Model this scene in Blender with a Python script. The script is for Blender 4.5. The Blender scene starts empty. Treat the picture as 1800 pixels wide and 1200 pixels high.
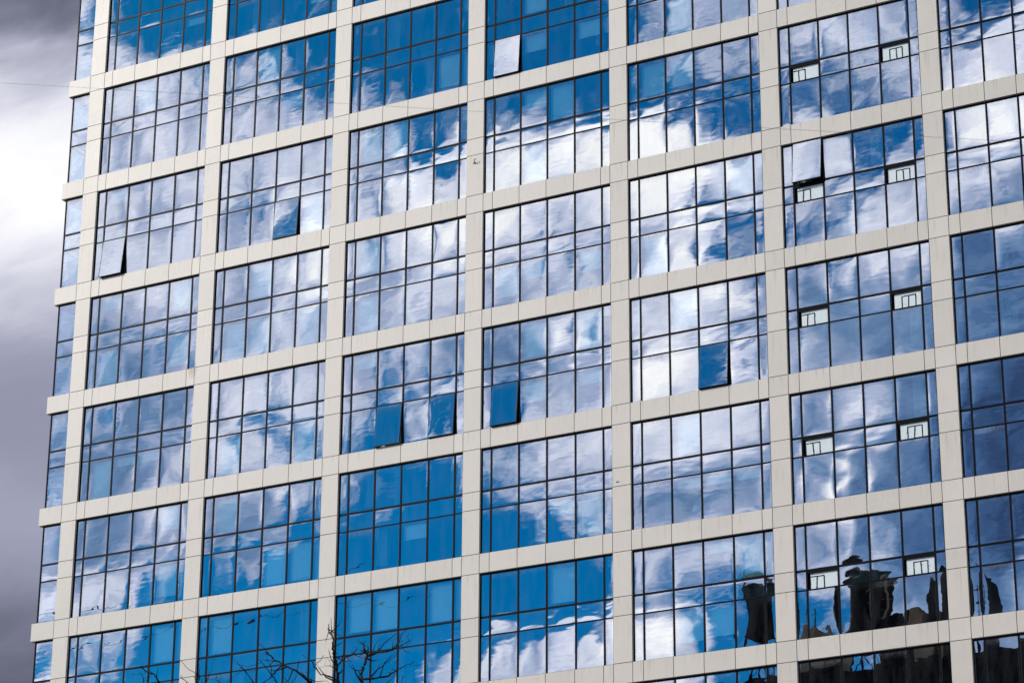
import bpy, bmesh, math, random
from mathutils import Vector, Matrix, noise

S = bpy.context.scene
COL = S.collection
R = math.radians

# ------------------------------------------------------------------ camera
H = 6.6                      # pitch between two belts (two storeys)
W = 1.2919 * H               # bay width
CAM = Vector((15.2712 * H, -17.7456 * H, 1.6))
VZ = 12.0748                 # belt index at eye height
def zz(v): return 1.6 + (VZ - v) * H
yaw, pit, roll = -0.5059, 0.3718, 0.0063
fw = Vector((math.sin(yaw) * math.cos(pit), math.cos(yaw) * math.cos(pit), math.sin(pit)))
ri = Vector((math.cos(yaw), -math.sin(yaw), 0)); up = ri.cross(fw)
r2 = ri * math.cos(roll) + up * math.sin(roll); u2 = -ri * math.sin(roll) + up * math.cos(roll)
cd = bpy.data.cameras.new('camera'); cam = bpy.data.objects.new('camera', cd); COL.objects.link(cam)
m3 = Matrix((r2, u2, -fw)).transposed()
cam.matrix_world = Matrix.Translation(CAM) @ m3.to_4x4()
cd.sensor_width = 36; cd.lens = 98.39; cd.clip_start = 0.2; cd.clip_end = 6000
cd.dof.use_dof = True; cd.dof.focus_distance = 135; cd.dof.aperture_fstop = 16
S.camera = cam
S.view_settings.view_transform = 'Standard'; S.view_settings.look = 'None'
S.view_settings.exposure = 0; S.view_settings.gamma = 1
S.render.resolution_x = 1024; S.render.resolution_y = 682

# ------------------------------------------------------------------ node helper
class NT:
    def __init__(s, tree): s.t = tree; s.n = tree.nodes; s.l = tree.links; s.n.clear()
    def node(s, typ, **kw):
        n = s.n.new(typ)
        for k, v in kw.items(): setattr(n, k, v)
        return n
    def put(s, sock, v):
        if v is None: return
        if isinstance(v, bpy.types.NodeSocket): s.l.new(v, sock)
        else: sock.default_value = v
    def m(s, op, a, b=None, c=None, clamp=False):
        n = s.node('ShaderNodeMath', operation=op, use_clamp=clamp)
        for i, v in enumerate((a, b, c)): s.put(n.inputs[i], v)
        return n.outputs[0]
    def mixc(s, f, a, b, blend='MIX'):
        n = s.node('ShaderNodeMix', data_type='RGBA', blend_type=blend)
        s.put(n.inputs[0], f); s.put(n.inputs[6], a); s.put(n.inputs[7], b)
        return n.outputs[2]
    def comb(s, x, y, z):
        n = s.node('ShaderNodeCombineXYZ')
        for i, v in enumerate((x, y, z)): s.put(n.inputs[i], v)
        return n.outputs[0]
    def sep(s, v):
        n = s.node('ShaderNodeSeparateXYZ'); s.put(n.inputs[0], v); return n.outputs
    def noise(s, vec, scale, detail=4, rough=.5, dist=0):
        n = s.node('ShaderNodeTexNoise'); s.put(n.inputs['Vector'], vec)
        n.inputs['Scale'].default_value = scale; n.inputs['Detail'].default_value = detail
        n.inputs['Roughness'].default_value = rough; n.inputs['Distortion'].default_value = dist
        return n.outputs[0], n.outputs[1]
    def ramp(s, fac, stops, interp='LINEAR'):
        n = s.node('ShaderNodeValToRGB'); cr = n.color_ramp; cr.interpolation = interp
        while len(cr.elements) < len(stops): cr.elements.new(1.0)
        for e, (p, c) in zip(cr.elements, stops): e.position = p
        for e, (p, c) in zip(cr.elements, stops):
            e.color = c if len(c) == 4 else (*c, 1)
        s.put(n.inputs[0], fac); return n.outputs[0]
    def rng(s, v, a, b, c=0., d=1., smooth=False):
        n = s.node('ShaderNodeMapRange', interpolation_type='SMOOTHSTEP' if smooth else 'LINEAR')
        s.put(n.inputs[0], v)
        for i, q in enumerate((a, b, c, d)): n.inputs[i + 1].default_value = q
        return n.outputs[0]
def g4(x): return (x, x, x, 1)

# ------------------------------------------------------------------ world: Nishita blue behind a real cloud layout
SUN_AZ, SUN_EL = R(-52), R(31)      # azimuth measured from -Y towards -X
sd = Vector((math.sin(SUN_AZ) * math.cos(SUN_EL), -math.cos(SUN_AZ) * math.cos(SUN_EL), math.sin(SUN_EL)))
world = bpy.data.worlds.new('World'); S.world = world; world.use_nodes = True
w = NT(world.node_tree)
out = w.node('ShaderNodeOutputWorld'); bg = w.node('ShaderNodeBackground')
w.l.new(bg.outputs[0], out.inputs[0]); BGS = 0.1; bg.inputs[1].default_value = BGS
sky = w.node('ShaderNodeTexSky', sky_type='NISHITA', sun_disc=False)
sky.sun_elevation = SUN_EL; sky.sun_rotation = math.atan2(sd.x, sd.y); sky.air_density = 1.0; sky.dust_density = 0.3; sky.ozone_density = 2.5
tc = w.node('ShaderNodeTexCoord'); D3 = w.sep(tc.outputs['Generated'])
ay = w.m('MAXIMUM', w.m('ABSOLUTE', D3[1]), .05)
P_ = w.m('DIVIDE', D3[0], ay); Q_ = w.m('DIVIDE', D3[2], ay)
U0 = w.m('MULTIPLY_ADD', P_, 17.7456 / 1.2919, 15.2712 / 1.2919)
V0 = w.m('MULTIPLY_ADD', Q_, -17.7456, VZ)
base = w.comb(U0, V0, 0.)
n1, c1 = w.noise(base, 1.1, 3, .5)
cs = w.sep(c1)
U1 = w.m('MULTIPLY_ADD', w.m('SUBTRACT', cs[0], .5), .34, U0)
V1 = w.m('MULTIPLY_ADD', w.m('SUBTRACT', cs[1], .5), .34, V0)
CODE = {'B': (0, .7), 'b': (.22, .7), 'm': (.46, .74), 'l': (.92, .60), 'L': (1.06, .80), 'W': (1.1, 1), 'g': (1.1, .38), 'G': (.98, .28), 'D': (1, .12)}
ROWS = [
 (-3.6, 'L WLLL LLLL LLWL WWLL LLLL LLWW WLLL'),
 (-2.0, 'L LWLL LlmL mLLL WWLL LlLL LWWL LlLL'),
 (-0.7, 'L lLLm mbmB bBBB BBBm mmll LLLL mmLL'),
 (0.17, 'm BBBB BBBB BBBB BBBb bmml LlLL mmLL'),
 (0.42, 'm BBBB BBBb BBBB BBBb mmll LlLm mmmm'),
 (0.66, 'L mBBB BBBb bBBB BBBb mlll lLlm bmmm'),
 (1.17, 'L LLLm mlbB bbBb BBBB mmll lLLl bbmm'),
 (1.42, 'L lLLl mmbB bBBb BBBB mlll lLLl bbbm'),
 (1.66, 'L lLLl LLlm mbBb BBBB mlll lLml bbmm'),
 (2.17, 'L LlLL mlLL mmbb bBBB bbmm LmLl bbbm'),
 (2.42, 'L LllL mmLL llbm WLlm bbbb mbmm mmLL'),
 (2.66, 'L LLLL lmlL mmWL LWWW WWbb bmml LLLL'),
 (3.17, 'l llLL lLLW LmLW WLlL WWWL Lbbb WWLL'),
 (3.42, 'l glll llLL llLL LLml LLmL lmmm lLLl'),
 (3.66, 'g mggm llLl llLL llml lWbb mmLL Lmll'),
 (4.17, 'l mggg LLmL lmmg glWm LLWm glLL GGGG'),
 (4.42, 'g ggll LmmL lmlb ggll LLlm gglg GGGG'),
 (4.66, 'm gggl LLmm mbmL bmll WWLm lggg GGGG'),
 (5.17, 'l gglL ggLm mbBB mlLL LLLL gLLg GDDD'),
 (5.42, 'l glll gggb bBBB bmll mLll glgG DDDD'),
 (5.66, 'L LLbm BmBB BBBB BBmm gggg LWgG DDDD'),
 (6.17, 'b mmBB BBBB BBBB BBBB Lmmm glGG DDDD'),
 (6.42, 'L mmBB BBBB BBBB BBBB lbbb mmgG DGGG'),
 (6.66, 'B BBBB BBBB BBBm LlLL WLbB bbgg Glll'),
 (7.20, 'B bbBB mBBB BbmL lLmm LlBb mbbm gllm'),
]
UPOS = [.8] + [b + o for b in range(1, 8) for o in (.16, .35, .54, .76)]
fu = w.m('DIVIDE', w.m('SUBTRACT', U1, .6), 7.4)
acc = None; pv = None
for v, s_ in ROWS:
    st = [((u - .6) / 7.4, (*CODE[ch], 0.)) for u, ch in zip(UPOS, s_.replace(' ', ''))]
    col = w.ramp(fu, st)
    acc = col if acc is None else w.mixc(w.rng(V1, pv, v), acc, col)
    pv = v
ch = w.node('ShaderNodeSeparateColor'); w.put(ch.inputs[0], acc)
cover, bright = ch.outputs[0], ch.outputs[1]
# outside the mapped patch the cover comes from plain fractal noise over the whole sky
gn, _ = w.noise(tc.outputs['Generated'], 3.2, 5, .55)
inside = w.m('MULTIPLY', w.rng(w.m('ABSOLUTE', w.m('SUBTRACT', U0, 4.0)), 4.6, 7.0, 1, 0, True),
             w.rng(w.m('ABSOLUTE', w.m('SUBTRACT', V0, 2.2)), 6.4, 9.0, 1, 0, True))
def mixf(f, a, b): return w.m('ADD', w.m('MULTIPLY', a, w.m('SUBTRACT', 1., f)), w.m('MULTIPLY', b, f))
cover = mixf(inside, w.rng(gn, .42, .6), cover)
bright = mixf(inside, w.rng(gn, .4, .7, .5, 1.), bright)
# wisps: streaky noise breaks the edges
n2, _ = w.noise(w.comb(w.m('MULTIPLY', U1, 1.3), w.m('MULTIPLY', V1, 2.2), 3.), 1.9, 6, .52, .3)
n3, _ = w.noise(w.comb(w.m('MULTIPLY', U1, 1.0), w.m('MULTIPLY', V1, 2.2), 9.), 4.2, 4, .5, .4)
cv = w.m('ADD', cover, w.m('MULTIPLY', w.m('SUBTRACT', n2, .5), .92))
cv = w.m('ADD', cv, w.m('MULTIPLY', w.m('SUBTRACT', n3, .5), .4))
cv = w.rng(cv, .17, .86, 0, 1, True)
br = w.m('ADD', bright, w.m('MULTIPLY', w.m('SUBTRACT', n3, .5), .22))
br = w.m('ADD', br, w.m('MULTIPLY', w.m('SUBTRACT', n2, .5), .30))
CL = w.ramp(br, [(0, (.018, .045, .11)), (.1, (.024, .056, .145)), (.22, (.05, .12, .275)), (.42, (.14, .24, .42)), (.62, (.345, .41, .59)), (.82, (.68, .715, .85)), (1, (1, 1, 1.0))])
K = 1.42
cloudc = w.mixc(1., CL, (K / BGS, K / BGS, K / BGS, 1), 'MULTIPLY')
blue = w.mixc(1., sky.outputs[0], (.0, .365, .66, 1), 'MULTIPLY')
refl = w.mixc(cv, blue, cloudc)
# direct sky behind the tower: a bright bank between two darker grey banks
dn, _ = w.noise(w.comb(w.m('MULTIPLY', U1, .8), w.m('MULTIPLY', V1, 1.5), 5.), 1.2, 6, .52, .25)
vd = w.m('ADD', w.m('MULTIPLY_ADD', w.m('SUBTRACT', dn, .5), 1.2, V0), w.m('MULTIPLY', w.m('SUBTRACT', U0, .4), -.25))
DS = [(-.4, .13), (.1, .2), (.5, .52), (1.0, .82), (1.5, 1.05), (2.1, 1.05), (2.6, .72), (3.1, .42), (3.7, .33), (4.2, .31), (4.8, .42), (5.3, .34), (5.9, .18), (6.6, .08)]
dd = w.ramp(w.m('DIVIDE', w.m('ADD', vd, .5), 8.), [((v + .5) / 8, (g * (.85 + .15 * min(1, g)), g * (.90 + .1 * min(1, g)), g * (1.38 - .36 * min(1, g)))) for v, g in DS], 'B_SPLINE')
dd = w.mixc(1., dd, (1 / BGS, 1 / BGS, 1 / BGS, 1), 'MULTIPLY')
side = w.rng(D3[1], -.05, .25, 0, 1, True)
allc = w.mixc(side, refl, dd)
w.put(bg.inputs[0], allc)
world.cycles.sampling_method = 'MANUAL'; world.cycles.sample_map_resolution = 1024

# ------------------------------------------------------------------ sun
sl = bpy.data.lights.new('sun', 'SUN'); sl.energy = 3.0; sl.angle = R(6); sl.color = (1, .93, .85)
so = bpy.data.objects.new('sun', sl); COL.objects.link(so)
so.rotation_euler = sd.to_track_quat('Z', 'Y').to_euler(); so.location = (0, -60, 140)

# ------------------------------------------------------------------ materials
def mat(name):
    m = bpy.data.materials.new(name); m.use_nodes = True; return m, NT(m.node_tree)
def simple(name, col, rough=.6, metal=0., nscale=3., namp=.12, bump=0.):
    m, t = mat(name); o = t.node('ShaderNodeOutputMaterial'); p = t.node('ShaderNodeBsdfPrincipled')
    tcn = t.node('ShaderNodeTexCoord'); n, _ = t.noise(tcn.outputs['Object'], nscale, 5, .6)
    f = t.rng(n, .3, .7, 1 - namp, 1 + namp)
    c = t.mixc(1., (*col, 1), t.comb(f, f, f), 'MULTIPLY'); t.put(p.inputs['Base Color'], c)
    p.inputs['Roughness'].default_value = rough; p.inputs['Metallic'].default_value = metal
    if bump:
        b = t.node('ShaderNodeBump'); b.inputs['Strength'].default_value = bump; b.inputs['Distance'].default_value = .02
        t.put(b.inputs['Height'], n); t.l.new(b.outputs[0], p.inputs['Normal'])
    t.l.new(p.outputs[0], o.inputs[0]); return m

def panel_mat():
    m, t = mat('cladding_panel'); o = t.node('ShaderNodeOutputMaterial'); p = t.node('ShaderNodeBsdfPrincipled')
    tcn = t.node('ShaderNodeTexCoord'); geo = t.node('ShaderNodeNewGeometry')
    P = t.sep(geo.outputs['Position'])
    isl = geo.outputs['Random Per Island']
    n, _ = t.noise(geo.outputs['Position'], .9, 5, .6)
    fine, _ = t.noise(geo.outputs['Position'], 14., 3, .6)
    # run-off streaks below joints: stretched vertically
    st, _ = t.noise(t.comb(t.m('MULTIPLY', P[0], 5.5), 0., t.m('MULTIPLY', P[2], .35)), 1., 4, .65)
    stk = t.rng(st, .52, .72, 0, 1, True)
    uvn = t.node('ShaderNodeUVMap'); uvn.uv_map = 'UVMap'; uv = t.sep(uvn.outputs[0])
    topf = t.rng(uv[1], 0.1, 1., 0, 1)
    f = t.m('MULTIPLY_ADD', t.m('SUBTRACT', n, .5), .12, 1.)
    f = t.m('ADD', f, t.m('MULTIPLY', t.m('SUBTRACT', isl, .5), .10))
    f = t.m('ADD', f, t.m('MULTIPLY', t.m('SUBTRACT', fine, .5), .05))
    c = t.mixc(1., (.665, .61, .53, 1), t.comb(f, f, f), 'MULTIPLY')
    c = t.mixc(t.m('MULTIPLY', t.m('MULTIPLY', stk, topf), .6), c, (.40, .34, .26, 1))
    # rust bleed where the third row meets the second pier
    rx, rz = 1.86 * W, zz(3.86)
    dx = t.m('DIVIDE', t.m('SUBTRACT', P[0], rx), .36); dz = t.m('DIVIDE', t.m('SUBTRACT', P[2], rz + .05), .75)
    r2_ = t.m('ADD', t.m('MULTIPLY', dx, dx), t.m('MULTIPLY', dz, dz))
    rn, _ = t.noise(t.comb(t.m('MULTIPLY', P[0], 7.), 0., t.m('MULTIPLY', P[2], 1.5)), 1., 5, .7)
    rf = t.m('MULTIPLY', t.rng(r2_, 0., 1., 1, 0, True), t.rng(rn, .35, .6, .1, 1))
    c = t.mixc(t.m('MULTIPLY', rf, .85), c, (.30, .20, .075, 1))
    t.put(p.inputs['Base Color'], c)
    p.inputs['Roughness'].default_value = .52
    p.inputs['Specular IOR Level'].default_value = .75
    t.put(p.inputs['Roughness'], t.rng(n, .3, .7, .42, .47))
    b = t.node('ShaderNodeBump'); b.inputs['Strength'].default_value = .25; b.inputs['Distance'].default_value = .01
    t.put(b.inputs['Height'], n); t.l.new(b.outputs[0], p.inputs['Normal'])
    t.l.new(p.outputs[0], o.inputs[0]); return m
M_PANEL = panel_mat()
M_JOINT = simple('joint_backing', (.035, .03, .028), .9)
M_FRAME = simple('black_frame', (.004, .0045, .006), .4)
for n_ in M_FRAME.node_tree.nodes:
    if n_.type == 'BSDF_PRINCIPLED': n_.inputs['Specular IOR Level'].default_value = .08
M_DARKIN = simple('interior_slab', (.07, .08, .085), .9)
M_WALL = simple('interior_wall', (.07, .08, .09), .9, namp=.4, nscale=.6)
M_BLIND = simple('blind_fabric', (.74, .78, .76), .9, nscale=1.5, namp=.06)
M_CURT = simple('curtain_fabric', (.72, .74, .74), .9, nscale=1., namp=.1)

def glass_mat():
    m, t = mat('reflective_glass'); o = t.node('ShaderNodeOutputMaterial')
    g = t.node('ShaderNodeBsdfGlossy'); g.inputs['Roughness'].default_value = .0; g.inputs['Color'].default_value = (.70, .725, .76, 1)
    tr = t.node('ShaderNodeBsdfTransparent'); tr.inputs[0].default_value = (.22, .34, .38, 1)
    geo = t.node('ShaderNodeNewGeometry')
    P = t.sep(geo.outputs['Position'])
    uvn = t.node('ShaderNodeUVMap'); uvn.uv_map = 'UVMap'; uv = t.sep(uvn.outputs[0])
    isl = geo.outputs['Random Per Island']
    gc = t.mixc(isl, (.63, .645, .66, 1), (.70, .71, .725, 1)); t.put(g.inputs['Color'], gc)
    # fine roller-wave of the tempered sheets
    b = t.node('ShaderNodeBump'); b.inputs['Strength'].default_value = 1.; b.inputs['Distance'].default_value = .0006
    sh = t.m('MULTIPLY', isl, 37.)
    wn, _ = t.noise(t.comb(t.m('ADD', P[0], sh), sh, t.m('MULTIPLY', P[2], 1.4)), 1.3, 1, .5, .3)
    rw = t.m('SINE', t.m('ADD', t.m('MULTIPLY', P[2], 21.), t.m('MULTIPLY', wn, 9.)))
    t.put(b.inputs['Height'], t.m('MULTIPLY_ADD', rw, t.m('MULTIPLY', t.m('MULTIPLY', isl, wn), .14), wn)); t.l.new(b.outputs[0], g.inputs['Normal'])
    add = t.node('ShaderNodeAddShader'); t.l.new(g.outputs[0], add.inputs[0]); t.l.new(tr.outputs[0], add.inputs[1])
    # dust: thin overall film, thicker drip marks under the head of each tall pane
    df = t.node('ShaderNodeBsdfDiffuse'); df.inputs[0].default_value = (.26, .27, .31, 1)
    d1, _ = t.noise(t.comb(t.m('MULTIPLY', P[0], 9.), 0., t.m('MULTIPLY', P[2], 3.)), 1., 6, .75)
    d2, _ = t.noise(t.comb(t.m('MULTIPLY', P[0], 2.), sh, t.m('MULTIPLY', P[2], .5)), 1., 4, .6)
    head = t.m('MULTIPLY', t.rng(uv[1], .80, 1.02, 0, 1, True), t.rng(t.m('FRACT', t.m('MULTIPLY', isl, 7.3)), .3, .9, .08, .9))
    edge = t.rng(t.m('ABSOLUTE', t.m('SUBTRACT', uv[0], .5)), .42, .5, 0, 1, True)
    f = t.m('MULTIPLY', t.m('ADD', head, t.m('MULTIPLY', edge, .35)), t.rng(d1, .38, .66, 0, .75))
    f = t.m('ADD', f, t.rng(d2, .4, .75, .0, .07), clamp=True)
    mx = t.node('ShaderNodeMixShader'); t.put(mx.inputs[0], f); t.l.new(add.outputs[0], mx.inputs[1]); t.l.new(df.outputs[0], mx.inputs[2])
    t.l.new(mx.outputs[0], o.inputs[0]); return m
M_GLASS = glass_mat()
M_PALE = None
def pale_mat():
    m, t = mat('speckled_white_board'); o = t.node('ShaderNodeOutputMaterial'); p = t.node('ShaderNodeBsdfPrincipled')
    geo = t.node('ShaderNodeNewGeometry'); P = geo.outputs['Position']
    n, _ = t.noise(P, 5., 7, .75, 1.); n2, _ = t.noise(P, 1.5, 3, .5)
    c = t.mixc(t.rng(n, .60, .68, 0, 1), t.mixc(n2, (.80, .87, .88, 1), (.66, .76, .78, 1)), (.08, .09, .10, 1))
    t.put(p.inputs['Base Color'], c); p.inputs['Roughness'].default_value = .6
    t.l.new(p.outputs[0], o.inputs[0]); return m
M_PALE = pale_mat()

# ------------------------------------------------------------------ mesh helpers
def bx(bm, x0, x1, y0, y1, z0, z1, mi=0, front=None, uv=None):
    vs = [bm.verts.new(p) for p in ((x0, y0, z0), (x1, y0, z0), (x1, y1, z0), (x0, y1, z0), (x0, y0, z1), (x1, y0, z1), (x1, y1, z1), (x0, y1, z1))]
    for i, f in enumerate(((0, 1, 5, 4), (1, 2, 6, 5), (2, 3, 7, 6), (3, 0, 4, 7), (4, 5, 6, 7), (3, 2, 1, 0))):
        fc = bm.faces.new([vs[k] for k in f]); fc.material_index = front if (i == 0 and front is not None) else mi
        if uv is not None:
            for lp in fc.loops:
                lp[uv].uv = ((lp.vert.co.x - x0) / max(1e-6, x1 - x0), (lp.vert.co.z - z0) / (z1 - z0))
    return vs
def wloc(o):
    v = Vector(o.location)
    while o.parent: o = o.parent; v += o.location
    return v
def obj(name, bm, mats, parent=None, smooth=False, origin=None, **props):
    me = bpy.data.meshes.new(name)
    off = wloc(parent) if parent else Vector((0, 0, 0))
    og = Vector(origin) if origin is not None else off.copy()
    if bm.verts: bmesh.ops.translate(bm, verts=bm.verts, vec=-og)
    bm.to_mesh(me); bm.free()
    for m in (mats if isinstance(mats, (list, tuple)) else [mats]): me.materials.append(m)
    if smooth: me.polygons.foreach_set('use_smooth', [True] * len(me.polygons))
    o = bpy.data.objects.new(name, me); COL.objects.link(o); o.parent = parent; o.location = og - off
    for k, v in props.items(): o[k] = v
    return o
def empty(name, loc, **props):
    o = bpy.data.objects.new(name, None); COL.objects.link(o); o.location = loc; o.empty_display_size = 1
    for k, v in props.items(): o[k] = v
    return o
def tube(bm, pts, rad, seg=6):
    pts = [Vector(p) for p in pts]; rings = []
    for i, p in enumerate(pts):
        d = (pts[min(i + 1, len(pts) - 1)] - pts[max(i - 1, 0)]).normalized()
        a = d.cross(Vector((0, 0, 1)) if abs(d.z) < .9 else Vector((1, 0, 0))).normalized(); b = d.cross(a)
        r = rad[i] if isinstance(rad, (list, tuple)) else rad
        rings.append([bm.verts.new(p + (a * math.cos(6.2832 * k / seg) + b * math.sin(6.2832 * k / seg)) * r) for k in range(seg)])
    for A, B in zip(rings, rings[1:]):
        for k in range(seg): bm.faces.new((A[k], A[(k + 1) % seg], B[(k + 1) % seg], B[k]))
    bm.faces.new(rings[0][::-1]); bm.faces.new(rings[-1])

# ------------------------------------------------------------------ the tower
rnd = random.Random(11)
BX0 = .697 * W; BX1 = 9.02 * W; DEPTH = 24.
tower = empty('office_tower', ((BX0 + BX1) / 2, DEPTH / 2, 0), label='tall glass office tower with a pale grid of cladding panels filling the view', category='building')
MU = [0, .067, .254, .442, .632, .816, .879]
T1, T2, TB = .344, .489, .8445
PW = .121; G = .016; GY = .15
K0, K1 = -2, 12
NB = 8
# piers
def add_panel(bm, uv, x0, x1, z0, z1):
    bx(bm, x0 + G, x1 - G, 0, .03, z0 + G, z1 - G, 0, uv=uv)
for b in range(1, NB + 2):
    bm = bmesh.new(); uv = bm.loops.layers.uv.new('UVMap')
    x0, x1 = (b - PW) * W, b * W
    for k in range(K0, K1):
        for a, c in ((0, T1), (T1, T2), (T2, TB)):
            add_panel(bm, uv, x0, x1, zz(k + c), zz(k + a))
        bx(bm, x0 + .004, x1 - .004, .022, GY + .25, zz(k + TB), zz(k), 0, front=1, uv=uv)
    obj('pier', bm, [M_PANEL, M_JOINT], tower, origin=(x0, 0, 0))
# belts (wrap round the left corner)
for k in range(K0, K1 + 1):
    bm = bmesh.new(); uv = bm.loops.layers.uv.new('UVMap')
    z1, z0 = zz(k - 1 + TB), zz(k)
    xs = [BX0, (1 - PW) * W]
    for b in range(1, NB + 2):
        xs += [(b + m) * W for m in MU[:-1]] if b <= NB else [b * W]
        if b <= NB: xs += [(b + 1 - PW) * W]
    for a, c in zip(xs, xs[1:]): add_panel(bm, uv, a, c, z0, z1)
    y = 0.03
    while y < DEPTH - .1:
        y2 = min(y + 1.6, DEPTH); bx(bm, BX0, BX0 + .03, y + (G if y > .1 else .004), y2 - G, z0 + G, z1 - G, 0, uv=uv); y = y2
    bx(bm, BX0 + .022, xs[-1], .022, .42, z0 + .004, z1 - .004, 0, front=1, uv=uv)
    bx(bm, BX0 + .022, BX0 + .42, .424, DEPTH - .02, z0 + .004, z1 - .004, 0, uv=uv)
    obj('belt', bm, [M_PANEL, M_JOINT], tower, origin=(BX0, 0, z0))
# structure behind
bm = bmesh.new()
for k in range(K0, K1 + 1):
    bx(bm, BX0 + .45, BX1, .45, DEPTH - .3, zz(k) + .15, zz(k - 1 + TB) - .15)
    if k < K1: bx(bm, BX0 + .5, BX1, .45, DEPTH - .3, zz(k + T2) + .1, zz(k + T1) - .1)
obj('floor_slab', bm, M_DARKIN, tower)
bm = bmesh.new()
bx(bm, 2.4 * W, BX1 - .1, 7.5, 7.8, 0, zz(K0))
for b in range(1, NB + 1): bx(bm, (b - PW) * W + .05, b * W - .05, .45, 7.4, 0, zz(K0))
bx(bm, BX0 + .5, BX1, DEPTH - .28, DEPTH, 0, zz(K0) + .6)
bx(bm, BX1 + .03, BX1 + .3, .1, DEPTH - .05, 0, zz(K0) + .6)
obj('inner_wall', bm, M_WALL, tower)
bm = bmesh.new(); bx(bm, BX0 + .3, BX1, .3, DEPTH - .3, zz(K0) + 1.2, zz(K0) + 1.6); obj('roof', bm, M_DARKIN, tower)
bm = bmesh.new(); bx(bm, BX0 + .1, BX1, .05, DEPTH, 0, zz(K1) - .01); obj('plinth', bm, M_PANEL, tower)

# which panes differ: key = (bay, row, band 'U'/'M'/'L', pane 0..5)
SASH = {(4, 1, 'L', 1): 4.9, (2, 2, 'L', 3): 3.6, (1, 2, 'L', 1): 6.2, (3, 4, 'L', 2): 5.6, (3, 4, 'L', 4): 4.3,
        (4, 4, 'L', 1): 5.4, (5, 4, 'L', 3): 5.0, (6, 3, 'U', 1): 6.5}
BLIND = {(3, 1, 'L', 4): .85, (3, 1, 'L', 5): .85, (4, 1, 'L', 2): .45, (4, 1, 'L', 4): .42, (4, 1, 'L', 5): .42, (4, 1, 'L', 0): .5,
         (3, 6, 'U', 2): .93, (3, 6, 'U', 4): .93, (3, 6, 'U', 5): .93, (2, 6, 'U', 1): .93, (2, 6, 'U', 0): .93, (1, 6, 'U', 4): .93, (1, 6, 'U', 5): .93,
         (2, 5, 'L', 3): .92, (2, 5, 'L', 4): .92, (1, 3, 'L', 1): .9, (1, 3, 'L', 4): .8, (1, 3, 'U', 4): .8, (1, 3, 'U', 5): .8, (1, 5, 'U', 4): .6,
         (1, 5, 'L', 4): .8, (4, 3, 'L', 1): .75, (4, 3, 'L', 2): .4, (4, 3, 'L', 4): .5, (4, 4, 'L', 1): .45, (4, 4, 'L', 2): .5, (4, 4, 'L', 4): .3,
         (4, 4, 'U', 2): .9, (4, 4, 'U', 4): .95, (5, 6, 'U', 4): .95, (5, 6, 'U', 5): .95, (5, 6, 'U', 3): .25, (5, 6, 'L', 2): .7, (5, 6, 'L', 3): .65,
         (5, 2, 'U', 0): .95, (5, 2, 'U', 1): .9, (5, 2, 'U', 2): .8, (2, 3, 'L', 1): .92, (5, 5, 'L', 2): .2, (5, 5, 'L', 3): .2, (5, 5, 'L', 4): .2,
         (1, 4, 'L', 1): .95, (2, 4, 'L', 1): .95, (3, 3, 'L', 1): .9, (5, 5, 'U', 2): .9}
STRONG = {(6, 4, 'U', 2), (6, 5, 'L', 2), (6, 6, 'U', 2), (6, 5, 'L', 1), (6, 2, 'U', 4), (2, 1, 'U', 2), (3, 3, 'U', 4), (5, 4, 'L', 4), (3, 4, 'L', 3), (3, 4, 'L', 4), (5, 1, 'L', 2)}
BANDS = {'U': (0, T1), 'M': (T1, T2), 'L': (T2, TB)}

def pane(bm, uv, x0, x1, z0, z1, y, key, nx=12, nz=14, r=rnd, T=None):
    """one glass sheet, very slightly bowed, twisted and rippled, as real sealed units are"""
    w_, h_ = x1 - x0, z1 - z0
    if w_ < .8: nx = 5
    if h_ < 1.3: nz = 8
    big = 2.6 if key in STRONG else 1.
    A = r.uniform(-.25, 1.0) * .0017 * big * min(1, w_ / 1.5)
    A8 = r.uniform(.1, .9) * .0010 * big
    tx, tz = r.gauss(0, .0018), r.gauss(0, .0018)
    tw = r.gauss(0, .0010) * big
    sx = r.uniform(0, 99); an = r.uniform(.0008, .0020) * big
    g = []
    for j in range(nz + 1):
        row = []
        for i in range(nx + 1):
            a = -1 + 2 * i / nx; c = -1 + 2 * j / nz
            # cluster rows towards the edges, where the curl is
            a = math.sin(a * 1.45) / math.sin(1.45); c = math.sin(c * 1.45) / math.sin(1.45)
            d = A * (1 - a * a) * (1 - c * c) + A8 * (1 - a ** 8) * (1 - c ** 8) + tw * a * c * .5
            d += an * noise.noise(Vector((sx + a * .9 * min(1, w_ / 1.2), c * 1.3, key[1] * 3.1))) * .9
            d += tx * a * w_ / 2 + tz * c * h_ / 2
            co = Vector((x0 + (a + 1) / 2 * w_, y - d, z0 + (c + 1) / 2 * h_))
            if T: co = T @ co
            v = bm.verts.new(co); row.append((v, ((a + 1) / 2, (c + 1) / 2)))
        g.append(row)
    for j in range(nz):
        for i in range(nx):
            q = [g[j][i], g[j][i + 1], g[j + 1][i + 1], g[j + 1][i]]
            f = bm.faces.new([t[0] for t in q]); f.smooth = True
            for lp, t in zip(f.loops, q): lp[uv].uv = t[1]

# is a bay/row inside the picture
def px(x, y, z):
    d = Vector((x, y, z)) - CAM; X, Y, Z = d.dot(r2), d.dot(u2), d.dot(fw)
    return 900 + 4919.4 * X / Z, 600 - 4919.4 * Y / Z
def visible(b, k):
    c = [px((b + a) * W, 0, zz(k + e)) for a in (0, .879) for e in (0, TB)]
    return max(p[0] for p in c) > 0 and min(p[0] for p in c) < 1800 and max(p[1] for p in c) > 0 and min(p[1] for p in c) < 1200

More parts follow.
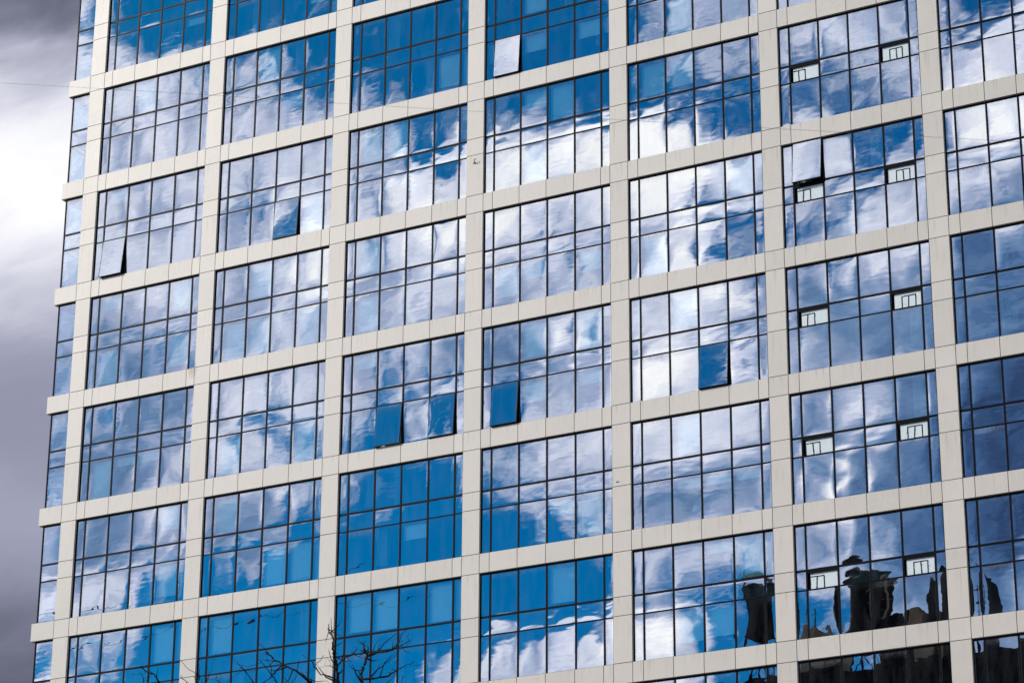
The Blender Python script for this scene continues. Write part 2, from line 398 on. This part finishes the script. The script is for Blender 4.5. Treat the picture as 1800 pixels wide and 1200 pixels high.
def frames(bm, b, k):
    x0, x1 = b * W, (b + .879) * W; z0, z1 = zz(k + TB), zz(k)
    ya, yb = .105, .20
    bx(bm, x0, x0 + .06, ya, yb, z0, z1)
    bx(bm, x1 - .05, x1, ya, yb, z0, z1)
    bx(bm, x0 + .06, x1 - .05, ya, yb, z1 - .085, z1)
    bx(bm, x0 + .06, x1 - .05, ya + .02, yb, z0, z0 + .03)
    for m in MU[1:-1]:
        xm = (b + m) * W; bx(bm, xm - .045, xm + .045, ya + .012, yb, z0 + .03, z1 - .085)
    zt, zl = zz(k + T1), zz(k + T2)
    ms = [x0 + .06] + [(b + m) * W for m in MU[1:-1]] + [x1 - .05]
    for i, (a, c) in enumerate(zip(ms, ms[1:])):
        a2 = a + (.045 if i else 0); c2 = c - (.045 if i < 5 else 0)
        bx(bm, a2, c2, ya + .017, yb, zt - .050, zt + .050)
        bx(bm, a2, c2, ya + .022, yb, zl - .032, zl + .032)

def cell(b, k, band, i):
    a, c = BANDS[band]
    return (b + MU[i]) * W, (b + MU[i + 1]) * W, zz(k + c), zz(k + a)

obm = bmesh.new(); ouv = obm.loops.layers.uv.new('UVMap'); ofr = bmesh.new()
nwin = 0
for k in range(K0, K1):
    for b in range(1, NB + 1):
        if not visible(b, k):
            frames(ofr, b, k)
            for band in 'UML':
                for i in range(6):
                    x0, x1, z0, z1 = cell(b, k, band, i)
                    vs = [obm.verts.new(p) for p in ((x0, GY, z0), (x1, GY, z0), (x1, GY, z1), (x0, GY, z1))]
                    f = obm.faces.new(vs)
                    for lp, t in zip(f.loops, ((0, 0), (1, 0), (1, 1), (0, 1))): lp[ouv].uv = t
            continue
        nwin += 1
        r = random.Random(b * 101 + k * 7 + 3)
        fb = bmesh.new(); frames(fb, b, k)
        win = obj('window', fb, M_FRAME, tower, origin=(b * W, .15, zz(k + TB)))
        gb = bmesh.new(); uv = gb.loops.layers.uv.new('UVMap')
        for band in 'UML':
            for i in range(6):
                key = (b, k, band, i); x0, x1, z0, z1 = cell(*key)
                if b == 6 and band == 'M' and i in (1, 4):
                    # recessed white board in place of the spandrel pane, with a black double outline
                    vb = bmesh.new()
                    lx = x0 + .13 + r.uniform(0, .03); tz = z1 - .16
                    bx(vb, lx, x1 - .03, .205, .235, z0 + .03, tz, 0)
                    bx(vb, x0, x1, .24, .26, z0 - .02, z1 + .02, 1)
                    bx(vb, x0 + .03, x1 - .03, .13, .20, tz, z1 - .03, 1)
                    hx = x0 + (.42 if i == 1 else .68) * (x1 - x0) - .2 + r.uniform(-.04, .04)
                    ht = tz - .16; hb = z0 + .03; ww = .70 * r.uniform(.92, 1.04)
                    def bar(p, q):
                        n = 6; pts = []
                        for s in range(n + 1):
                            t_ = s / n; pts.append((p[0] + (q[0] - p[0]) * t_ + r.uniform(-.008, .008), .198, p[1] + (q[1] - p[1]) * t_ + r.uniform(-.008, .008)))
                        for (ax, ay_, az), (cx_, cy_, cz_) in zip(pts, pts[1:]):
                            if abs(q[0] - p[0]) > abs(q[1] - p[1]): bx(vb, min(ax, cx_) - .004, max(ax, cx_) + .004, .192 + r.uniform(0, .003), .204, min(az, cz_) - .019, max(az, cz_) + .019, 1)
                            else: bx(vb, min(ax, cx_) - .019, max(ax, cx_) + .019, .189 + r.uniform(0, .003), .204, min(az, cz_) - .004, max(az, cz_) + .004, 1)
                    bar((hx - ww / 2, hb), (hx - ww / 2, ht)); bar((hx + ww / 2, hb), (hx + ww / 2, ht))
                    bar((hx + r.uniform(-.05, .05), hb), (hx, ht)); bar((hx - ww / 2, ht), (hx + ww / 2, ht + .0))
                    obj('spandrel_board', vb, [M_PALE, M_FRAME], win)
                    continue
                if key in SASH:
                    ang = R(SASH[key]); hz = z1 - .03
                    T = Matrix.Translation((0, GY - .06, hz)) @ Matrix.Rotation(ang, 4, 'X') @ Matrix.Translation((0, -(GY - .06), -hz))
                    # top hung: the foot swings outwards
                    T = Matrix.Translation((0, GY - .06, hz)) @ Matrix.Rotation(-ang, 4, 'X') @ Matrix.Translation((0, -(GY - .06), -hz))
                    sb = bmesh.new(); su = sb.loops.layers.uv.new('UVMap')
                    a0, a1, c0, c1_ = x0 + .02, x1 - .02, z0 + .02, hz
                    n0 = len(sb.verts)
                    bx(sb, a0, a1, GY - .055, GY - .015, c0, c1_, 1)
                    for v in list(sb.verts): v.co = T @ v.co
                    pane(sb, su, a0 + .03, a1 - .03, c0 + .04, c1_ - .03, GY - .06, key, r=r, T=T)
                    obj('open_sash', sb, [M_GLASS, M_FRAME], win, label='casement pushed open at its foot')
                else:
                    pane(gb, uv, x0 + .01, x1 - .01, z0 + .01, z1 - .01, GY, key, r=r)
                # blinds and curtains
                if band != 'M':
                    h = BLIND.get(key)
                    q = r.random()
                    if h is None and q < .19 and b < 6: h = r.choice((.2, .35, .5, .9, .93, .95))
                    m_ = .09 if i not in (0, 5) else .05
                    if h:
                        bb = bmesh.new(); zt = z1 - .14; zb = zt - (z1 - z0 - .2) * h
                        bx(bb, x0 + m_ + .05, x1 - m_, .30, .315, zb, zt); bx(bb, x0 + m_ + .05, x1 - m_, .29, .325, zb - .035, zb - .002)
                        obj('blind', bb, M_BLIND, win)
                    elif q > .70 and not (b >= 5 and k >= 6) and i not in (0, 5):
                        cb = bmesh.new(); wd = r.uniform(.22, .8); xl = x0 + .08 if r.random() < .5 else x1 - .08 - wd
                        n = 24; pr = None
                        ln = z1 - z0 - r.uniform(.15, .5)
                        for s in range(n + 1):
                            xx = xl + wd * s / n; yy = .36 + .03 * math.sin(s * 1.9 + b)
                            cur = (cb.verts.new((xx, yy, z1 - .1 - ln)), cb.verts.new((xx, yy, z1 - .1)))
                            if pr: cb.faces.new((pr[0], cur[0], cur[1], pr[1]))
                            pr = cur
                        bmesh.ops.solidify(cb, geom=cb.faces[:], thickness=.006)
                        obj('curtain', cb, M_CURT, win)
        obj('glazing', gb, M_GLASS, win, smooth=True)
obj('outer_frames', ofr, M_FRAME, tower); obj('outer_glazing', obm, M_GLASS, tower)
# corner windows and the left flank
XC = .727 * W
for k in range(K0, K1):
    r = random.Random(900 + k)
    z0, z1 = zz(k + TB), zz(k); xr = (1 - PW) * W
    fb = bmesh.new(); zt, zl = zz(k + T1), zz(k + T2)
    bx(fb, XC, XC + .06, .105, .17, z0, z1)
    for za, zb in ((z1 - .085, z1), (zt - .050, zt + .050), (zl - .032, zl + .032), (z0, z0 + .03)):
        bx(fb, XC + .06, xr, .115, .20, za, zb)
    for za, zb in ((z1 - .085, z1), (zt - .050, zt + .050), (zl - .032, zl + .032), (z0, z0 + .03)):
        bx(fb, XC + .002, XC + .09, .21, DEPTH - .3, za, zb)
    y = .21
    bx(fb, XC + .001, XC + .1, .172, .26, z0 + .03, z1 - .085)
    while y < DEPTH - 1.7:
        y += 1.6
        for za, zb in ((zt + .042, z1 - .085), (zl + .026, zt - .042), (z0 + .03, zl - .026)): bx(fb, XC + .003, XC + .1, y, y + .07, za, zb)
    cw = obj('corner_window', fb, M_FRAME, tower, origin=(XC, .15, z0))
    gb = bmesh.new(); uv = gb.loops.layers.uv.new('UVMap')
    for band in 'UML':
        a, c = BANDS[band]
        pane(gb, uv, XC + .03, xr + .02, zz(k + c) + .01, zz(k + a) - .01, GY, (0, k, band, 0), r=r)
        yy = .24
        while yy < DEPTH - 1.7:
            vs = [gb.verts.new(p) for p in ((XC + .05, yy + 1.6, zz(k + c)), (XC + .05, yy, zz(k + c)), (XC + .05, yy, zz(k + a)), (XC + .05, yy + 1.6, zz(k + a)))]
            f = gb.faces.new(vs)
            for lp, t in zip(f.loops, ((0, 0), (1, 0), (1, 1), (0, 1))): lp[uv].uv = (t[0] * .5 + .25, t[1] * .5)
            yy += 1.6
    obj('glazing', gb, M_GLASS, cw, smooth=False)
    for pg in cw.children[0].data.polygons: pg.use_smooth = True
print('windows', nwin)

bm = bmesh.new(); hx_, hz_ = 3.94 * W, zz(2.56)
tube(bm, [(hx_, .01, hz_), (hx_, -.10, hz_ + .02), (hx_ + .05, -.16, hz_ + .12), (hx_ + .12, -.14, hz_ + .16)], .022, 6); tube(bm, [(hx_ - .12, -.03, hz_ - .02), (hx_ + .08, -.06, hz_)], .018, 6)
obj('wall_hook', bm, M_FRAME, tower)
bm = bmesh.new(); bx(bm, 4.905 * W, 4.905 * W + .16, -.006, .0, zz(5.46), zz(5.46) + .07); obj('sticker', bm, simple('blue_tape', (.01, .09, .22), .5), tower)

# ------------------------------------------------------------------ table lamp seen through a pane
def lampthing():
    x, y, z = 5.375 * W, .75, zz(5.80)
    t = empty('table_lamp', (x, y, z), label='small white table lamp behind the grey lower pane, lone lamp in the windows', category='lamp')
    bm = bmesh.new(); tube(bm, [(x, y, z), (x, y, z + .02), (x, y, z + .03), (x, y, z + .3)], [.1, .1, .015, .012], 12); obj('lamp_stand', bm, M_FRAME, t)
    bm = bmesh.new(); tube(bm, [(x, y, z + .3), (x, y, z + .66)], [.26, .15], 20); obj('lamp_shade', bm, simple('lamp_shade_cloth', (.9, .88, .8), .8), t)
lampthing()

# ------------------------------------------------------------------ ground
M_GROUND = simple('ground_soil', (.09, .10, .06), .95, nscale=.3, namp=.4)
M_ASPH = simple('asphalt', (.05, .05, .052), .9, nscale=6, namp=.2)
M_PAVE = simple('paving', (.25, .24, .23), .9, nscale=2, namp=.15)
M_PAINT = simple('road_paint', (.75, .75, .72), .7)
bm = bmesh.new(); bx(bm, -2500, 2500, -2500, 2500, -.5, 0); obj('ground', bm, M_GROUND, kind='structure')
bm = bmesh.new(); bx(bm, -400, 500, -52, -38, 0.002, .008); obj('road', bm, M_ASPH, kind='structure')
bm = bmesh.new(); bx(bm, -400, 500, -38, -.2, .002, .13); bx(bm, -400, 500, -56, -52, .002, .13); obj('pavement', bm, M_PAVE, kind='structure')
bm = bmesh.new()
for i in range(-60, 80): bx(bm, i * 6, i * 6 + 3, -45.08, -44.92, .009, .013)
obj('road_marking', bm, M_PAINT, kind='structure')

# ------------------------------------------------------------------ buildings across the street (met only as mirror images in the low panes)
M_OPP = simple('dark_render', (.016, .019, .024), .9, nscale=.4, namp=.4)
for m_, sp_ in ((M_OPP, .05),):
    for n_ in m_.node_tree.nodes:
        if n_.type == 'BSDF_PRINCIPLED': n_.inputs['Specular IOR Level'].default_value = sp_
M_TAN = simple('tan_stucco', (.30, .25, .18), .9, nscale=.8, namp=.25)
M_OGL = simple('opposite_window', (.012, .018, .028), .3)
for n_ in M_OGL.node_tree.nodes:
    if n_.type == 'BSDF_PRINCIPLED': n_.inputs['Specular IOR Level'].default_value = .12
OY = 90.
def vp(pxx, pyy, Y=OY):
    d = r2 * ((pxx - 900) / 4919.4) + u2 * (-(pyy - 600) / 4919.4) + fw
    t = (Y - CAM.y) / d.y; p = CAM + d * t
    return p.x, p.z
ob = None
def across():
    xl, zr = vp(1190, 1165); xr, zr2 = vp(1800, 1140)
    xr += 14; zr = min(zr, zr2) ; yb = -OY
    ob = empty('apartment_block', ((xl + xr) / 2, yb - 8, 0), label='dark apartment block across the street, mirrored in the lowest right panes', category='building')
    bm = bmesh.new(); bx(bm, xl, xr, yb - 16, yb, 0, zr); bx(bm, xl - .3, xr + .3, yb - 16.3, yb + .3, zr, zr + .5); obj('wall', bm, M_OPP, ob)
    nf = int(zr // 3.1); nx_ = int((xr - xl) // 3.2)
    bm = bmesh.new()
    for f in range(nf):
        for i in range(nx_):
            xa = xl + .8 + i * 3.2; bx(bm, xa, xa + 1.7, yb - .02, yb + .05, f * 3.1 + 1., f * 3.1 + 2.5)
    obj('window_band', bm, M_OGL, ob, kind='stuff')
    def blk(a, b_, c, d, m, dep=5, name='roof_tower', y0=0, taper=False):
        x0, zt = vp(a, c); x1, zb = vp(b_, d)
        bm = bmesh.new()
        n = 7; rr = random.Random(int(a))
        zc = zt
        bx(bm, x0, x1, yb - dep - y0, yb - y0, zr + .5, zt)
        if taper:
            bx(bm, x0 - .8, x1 + .8, yb - dep - .8 - y0, yb + .8 - y0, zt, zt + .35); bx(bm, x0 + .6, x1 - .6, yb - dep + .6 - y0, yb - .6 - y0, zt + .35, zt + 1.1)
        obj(name, bm, m, ob)
    def tank(a, b_, top, bot):
        x0, zt = vp(a, top); x1, zb = vp(b_, bot); xc, rr = (x0 + x1) / 2, (x1 - x0) / 2; yc = yb - 3.2
        bm = bmesh.new(); tube(bm, [(xc, yc, zb), (xc, yc, zt)], rr, 24); tube(bm, [(xc, yc, zt), (xc, yc, zt + .15)], rr * 1.12, 24)
        tube(bm, [(xc, yc, zt + .15), (xc, yc, zt + 1.1)], [rr * 1.08, .15], 24)
        for sx in (-1, 1):
            for sy in (-1, 1): tube(bm, [(xc + sx * rr * .9, yc + sy * rr * .9, zr + .4), (xc + sx * rr * .66, yc + sy * rr * .66, zb)], .11, 6)
        for sx in (-1, 1): tube(bm, [(xc + sx * rr * .88, yc + rr * .9, zr + .6), (xc - sx * rr * .68, yc + rr * .68, zb)], .07, 5)
        bx(bm, xc - rr * .9, xc + rr * .9, yc - rr * .9, yc + rr * .9, zb - .2, zb)
        obj('water_tank', bm, M_OPP, ob)
    tank(1286, 1356, 1018, 1100)
    tank(1462, 1536, 1000, 1098)
    blk(1643, 1657, 1000, 1150, M_OPP, 5)
    blk(1724, 1734, 1000, 1150, M_OPP, 4)
    blk(1545, 1592, 1085, 1150, M_OPP, 6, 'stair_head')
    blk(1594, 1634, 1078, 1150, M_TAN, 6, 'stair_head')
    blk(1402, 1440, 1105, 1150, M_TAN, 6, 'stair_head')
    for a, t_ in ((1462, 1090), (1540, 1010), (1537, 1030), (1425, 1060), (1300, 1000), (1700, 1020)):
        x0, zt = vp(a, t_); bm = bmesh.new(); tube(bm, [(x0, yb - 1, zr), (x0 + .1, yb - 1, zt)], [.16, .1], 6)
        for q in range(3): tube(bm, [(x0 - .7 + .2 * q, yb - 1, zt - .5 - q), (x0 + .7 - .2 * q, yb - 1, zt - .5 - q)], .05, 4)
        obj('antenna', bm, M_TAN if a in (1462, 1540) else M_OPP, ob)
across()
# roof-top wires across the street: thin lines along the lower left panes
M_WIRE = simple('cable_rubber', (.02, .02, .022), .6)
def wire(pts, rad, label, seg=24, sag=.0):
    bm = bmesh.new(); P_ = []
    for (a, b_) in zip(pts, pts[1:]):
        a, b_ = Vector(a), Vector(b_)
        for s in range(seg):
            t_ = s / seg; p = a.lerp(b_, t_); p.z -= sag * 4 * t_ * (1 - t_); P_.append(p)
    P_.append(Vector(pts[-1])); tube(bm, P_, rad, 6)
    return obj('overhead_cable', bm, M_WIRE, origin=pts[0], label=label, category='cable')
def vq(a, b_, Y): x, z = vp(a, b_, Y); return (x, -Y, z)
wire([vq(40, 1075, 70), vq(250, 1062, 70), vq(430, 1040, 70), vq(640, 1000, 70)], .035, 'black cable mirrored as a wavy line low in the left panes', sag=.45)
wire([vq(40, 1150, 72), vq(330, 1095, 72), vq(560, 1065, 72), vq(760, 1042, 72)], .03, 'thin black cable mirrored under the lowest full belt at left', sag=.25)
# the one strung in front of the tower, right above the camera
def front(a, b_, dist):
    d = (r2 * ((a - 900) / 4919.4) + u2 * (-(b_ - 600) / 4919.4) + fw); return tuple(CAM + d * dist)
wire([front(-500, 128, 19), front(0, 146, 17.5), front(300, 163, 16.6), front(600, 182, 15.8), front(970, 204, 14.8), front(1340, 225, 13.9), front(1800, 250, 13), front(2400, 275, 12)], .0007, 'faint thin cable crossing in front of the upper belts and grey sky', seg=8)

# ------------------------------------------------------------------ bare tree in front
M_BARK = simple('bark', (.011, .009, .008), .95, nscale=20, namp=.35, bump=.4)
def tree():
    r = random.Random(5)
    D0 = 31.
    # branch lines as seen from the pavement; (lateral metres, height) in a plane 31 m away, then spread in depth
    LN = [
     ([(637, 1215), (637, 1199), (635, 1184), (640, 1166), (647, 1151), (640, 1140), (640, 1127)], 3.6),
     ([(647, 1151), (664, 1146), (688, 1142), (700, 1127), (710, 1109)], 2.4), ([(688, 1142), (706, 1133), (725, 1122)], 1.6),
     ([(640, 1176), (625, 1178), (614, 1169)], 1.6), ([(637, 1192), (652, 1193), (682, 1187), (700, 1175), (727, 1163)], 2.2),
     ([(650, 1190), (664, 1175), (686, 1160)], 1.8), ([(664, 1146), (668, 1132)], 1.2), ([(652, 1150), (660, 1132), (666, 1124)], 1.2),
     ([(595, 1215), (595, 1199), (592, 1169), (587, 1151), (585, 1135), (586, 1121), (578, 1108), (578, 1096)], 3.0),
     ([(592, 1169), (607, 1154), (618, 1150), (628, 1139)], 1.9), ([(592, 1172), (580, 1170), (571, 1169)], 1.2), ([(607, 1154), (622, 1154)], 1.),
     ([(593, 1196), (584, 1190), (565, 1184), (553, 1172), (569, 1151)], 1.9), ([(553, 1172), (548, 1160)], 1.),
     ([(570, 1225), (547, 1199), (520, 1178), (496, 1166), (481, 1157), (466, 1145)], 2.6), ([(496, 1168), (484, 1181), (463, 1199), (440, 1215)], 1.8),
     ([(495, 1220), (487, 1199), (475, 1181), (454, 1157)], 2.), ([(520, 1186), (526, 1157)], 1.2), ([(535, 1190), (552, 1196), (575, 1196)], 1.4), ([(505, 1220), (515, 1195), (525, 1184)], 1.6),
     ([(460, 1225), (445, 1199), (433, 1181), (424, 1170)], 1.9), ([(400, 1225), (385, 1199), (378, 1193)], 1.3),
     ([(290, 1222), (280, 1199), (274, 1187), (256, 1178), (247, 1170)], 2.4), ([(275, 1188), (277, 1174)], 1.2), ([(256, 1220), (252, 1199), (251, 1187), (245, 1180)], 1.4), ([(268, 1184), (262, 1176)], 1.),
     ([(345, 1220), (349, 1199), (350, 1178)], 1.8), ([(350, 1215), (361, 1199), (372, 1178)], 1.5), ([(349, 1195), (343, 1184)], 1.), ([(340, 1212), (325, 1196), (316, 1188)], 1.4), ([(361, 1199), (368, 1192)], 1.),
     ([(700, 1215), (706, 1199), (709, 1186)], 1.2), ([(672, 1215), (680, 1200), (690, 1190)], 1.4)]
    def pt(a, b_, dep):
        d = (r2 * ((a - 900) / 4919.4) + u2 * (-(b_ - 600) / 4919.4) + fw); return CAM + d * dep
    bm = bmesh.new()
    MPP = D0 / 4919.4
    starts = []
    for L_, wd in LN:
        dep = D0 + r.uniform(-.5, .5); P_ = []
        for i, (a, b_) in enumerate(L_): P_.append(pt(a, b_, dep + .12 * i * r.uniform(-1, 1)))
        # subdivide with small kinks
        Q = []
        for p, q in zip(P_, P_[1:]):
            n = max(2, int((q - p).length / .045))
            for s in range(n): Q.append(p.lerp(q, s / n) + Vector([r.gauss(0, .0045) for _ in range(3)]))
        Q.append(P_[-1])
        r0 = wd * MPP * .85; N = len(Q)
        rad = [r0 * (1 - .72 * i / (N - 1)) * (1.25 if r.random() < .2 else 1) for i in range(N)]
        tube(bm, Q, rad, 6)
        for i in range(2, N, 2):
            if r.random() < .72:
                d = (Q[i] - Q[i - 1]).normalized(); s_ = Vector([r.gauss(0, 1) for _ in range(3)]); s_ = (s_ - d * s_.dot(d)).normalized()
                ln = r.choice((.02, .03, .04, .06, .10, .17, .24)); tube(bm, [Q[i], Q[i] + (d * .5 + s_) * ln * .6, Q[i] + (d * .9 + s_) * ln], [rad[i] * .7, rad[i] * .5, .0025], 5)
        if L_[0][1] >= 1204: starts.append((Q[0], r0))
    # limbs below the frame join the twigs to the trunk
    bx_, by_ = pt(470, 1200, D0).x, pt(470, 1200, D0).y
    fork = Vector((bx_ + .1, by_, 4.6)); tb = bmesh.new()
    tube(tb, [(bx_, by_, -.1), (bx_, by_, .25), (bx_ + .03, by_ + .02, 1.5), (bx_ - .02, by_, 3.2), fork], [.26, .19, .15, .13, .11], 14)
    starts.sort(key=lambda t: t[0].dot(r2))
    groups = [starts[i::4] for i in range(4)]; n = len(starts); q = -(-n // 4)
    groups = [starts[i * q:(i + 1) * q] for i in range(4)]
    for g_ in groups:
        if not g_: continue
        c = sum((p for p, _ in g_), Vector()) / len(g_); k1_ = fork.lerp(c, .55) + Vector((r.uniform(-.1, .1), r.uniform(-.2, .2), -.3))
        tube(tb, [fork - Vector((0, 0, .1)), fork.lerp(k1_, .5) + Vector((0, 0, .15)), k1_], [.085, .065, .045], 10)
        for p, rr_ in g_:
            mid = k1_.lerp(p, .5) + Vector((r.uniform(-.05, .05), r.uniform(-.05, .05), -.08)); tube(bm, [k1_ - Vector((0, 0, .02)), mid, p], [.03, max(rr_ * 1.4, .016), rr_], 7)
    t = empty('bare_tree', (bx_, by_, 0), label='leafless dark tree whose twigs poke up at the bottom edge', category='tree')
    obj('trunk', tb, M_BARK, t, smooth=True); obj('crown', bm, M_BARK, t, smooth=True)
tree()
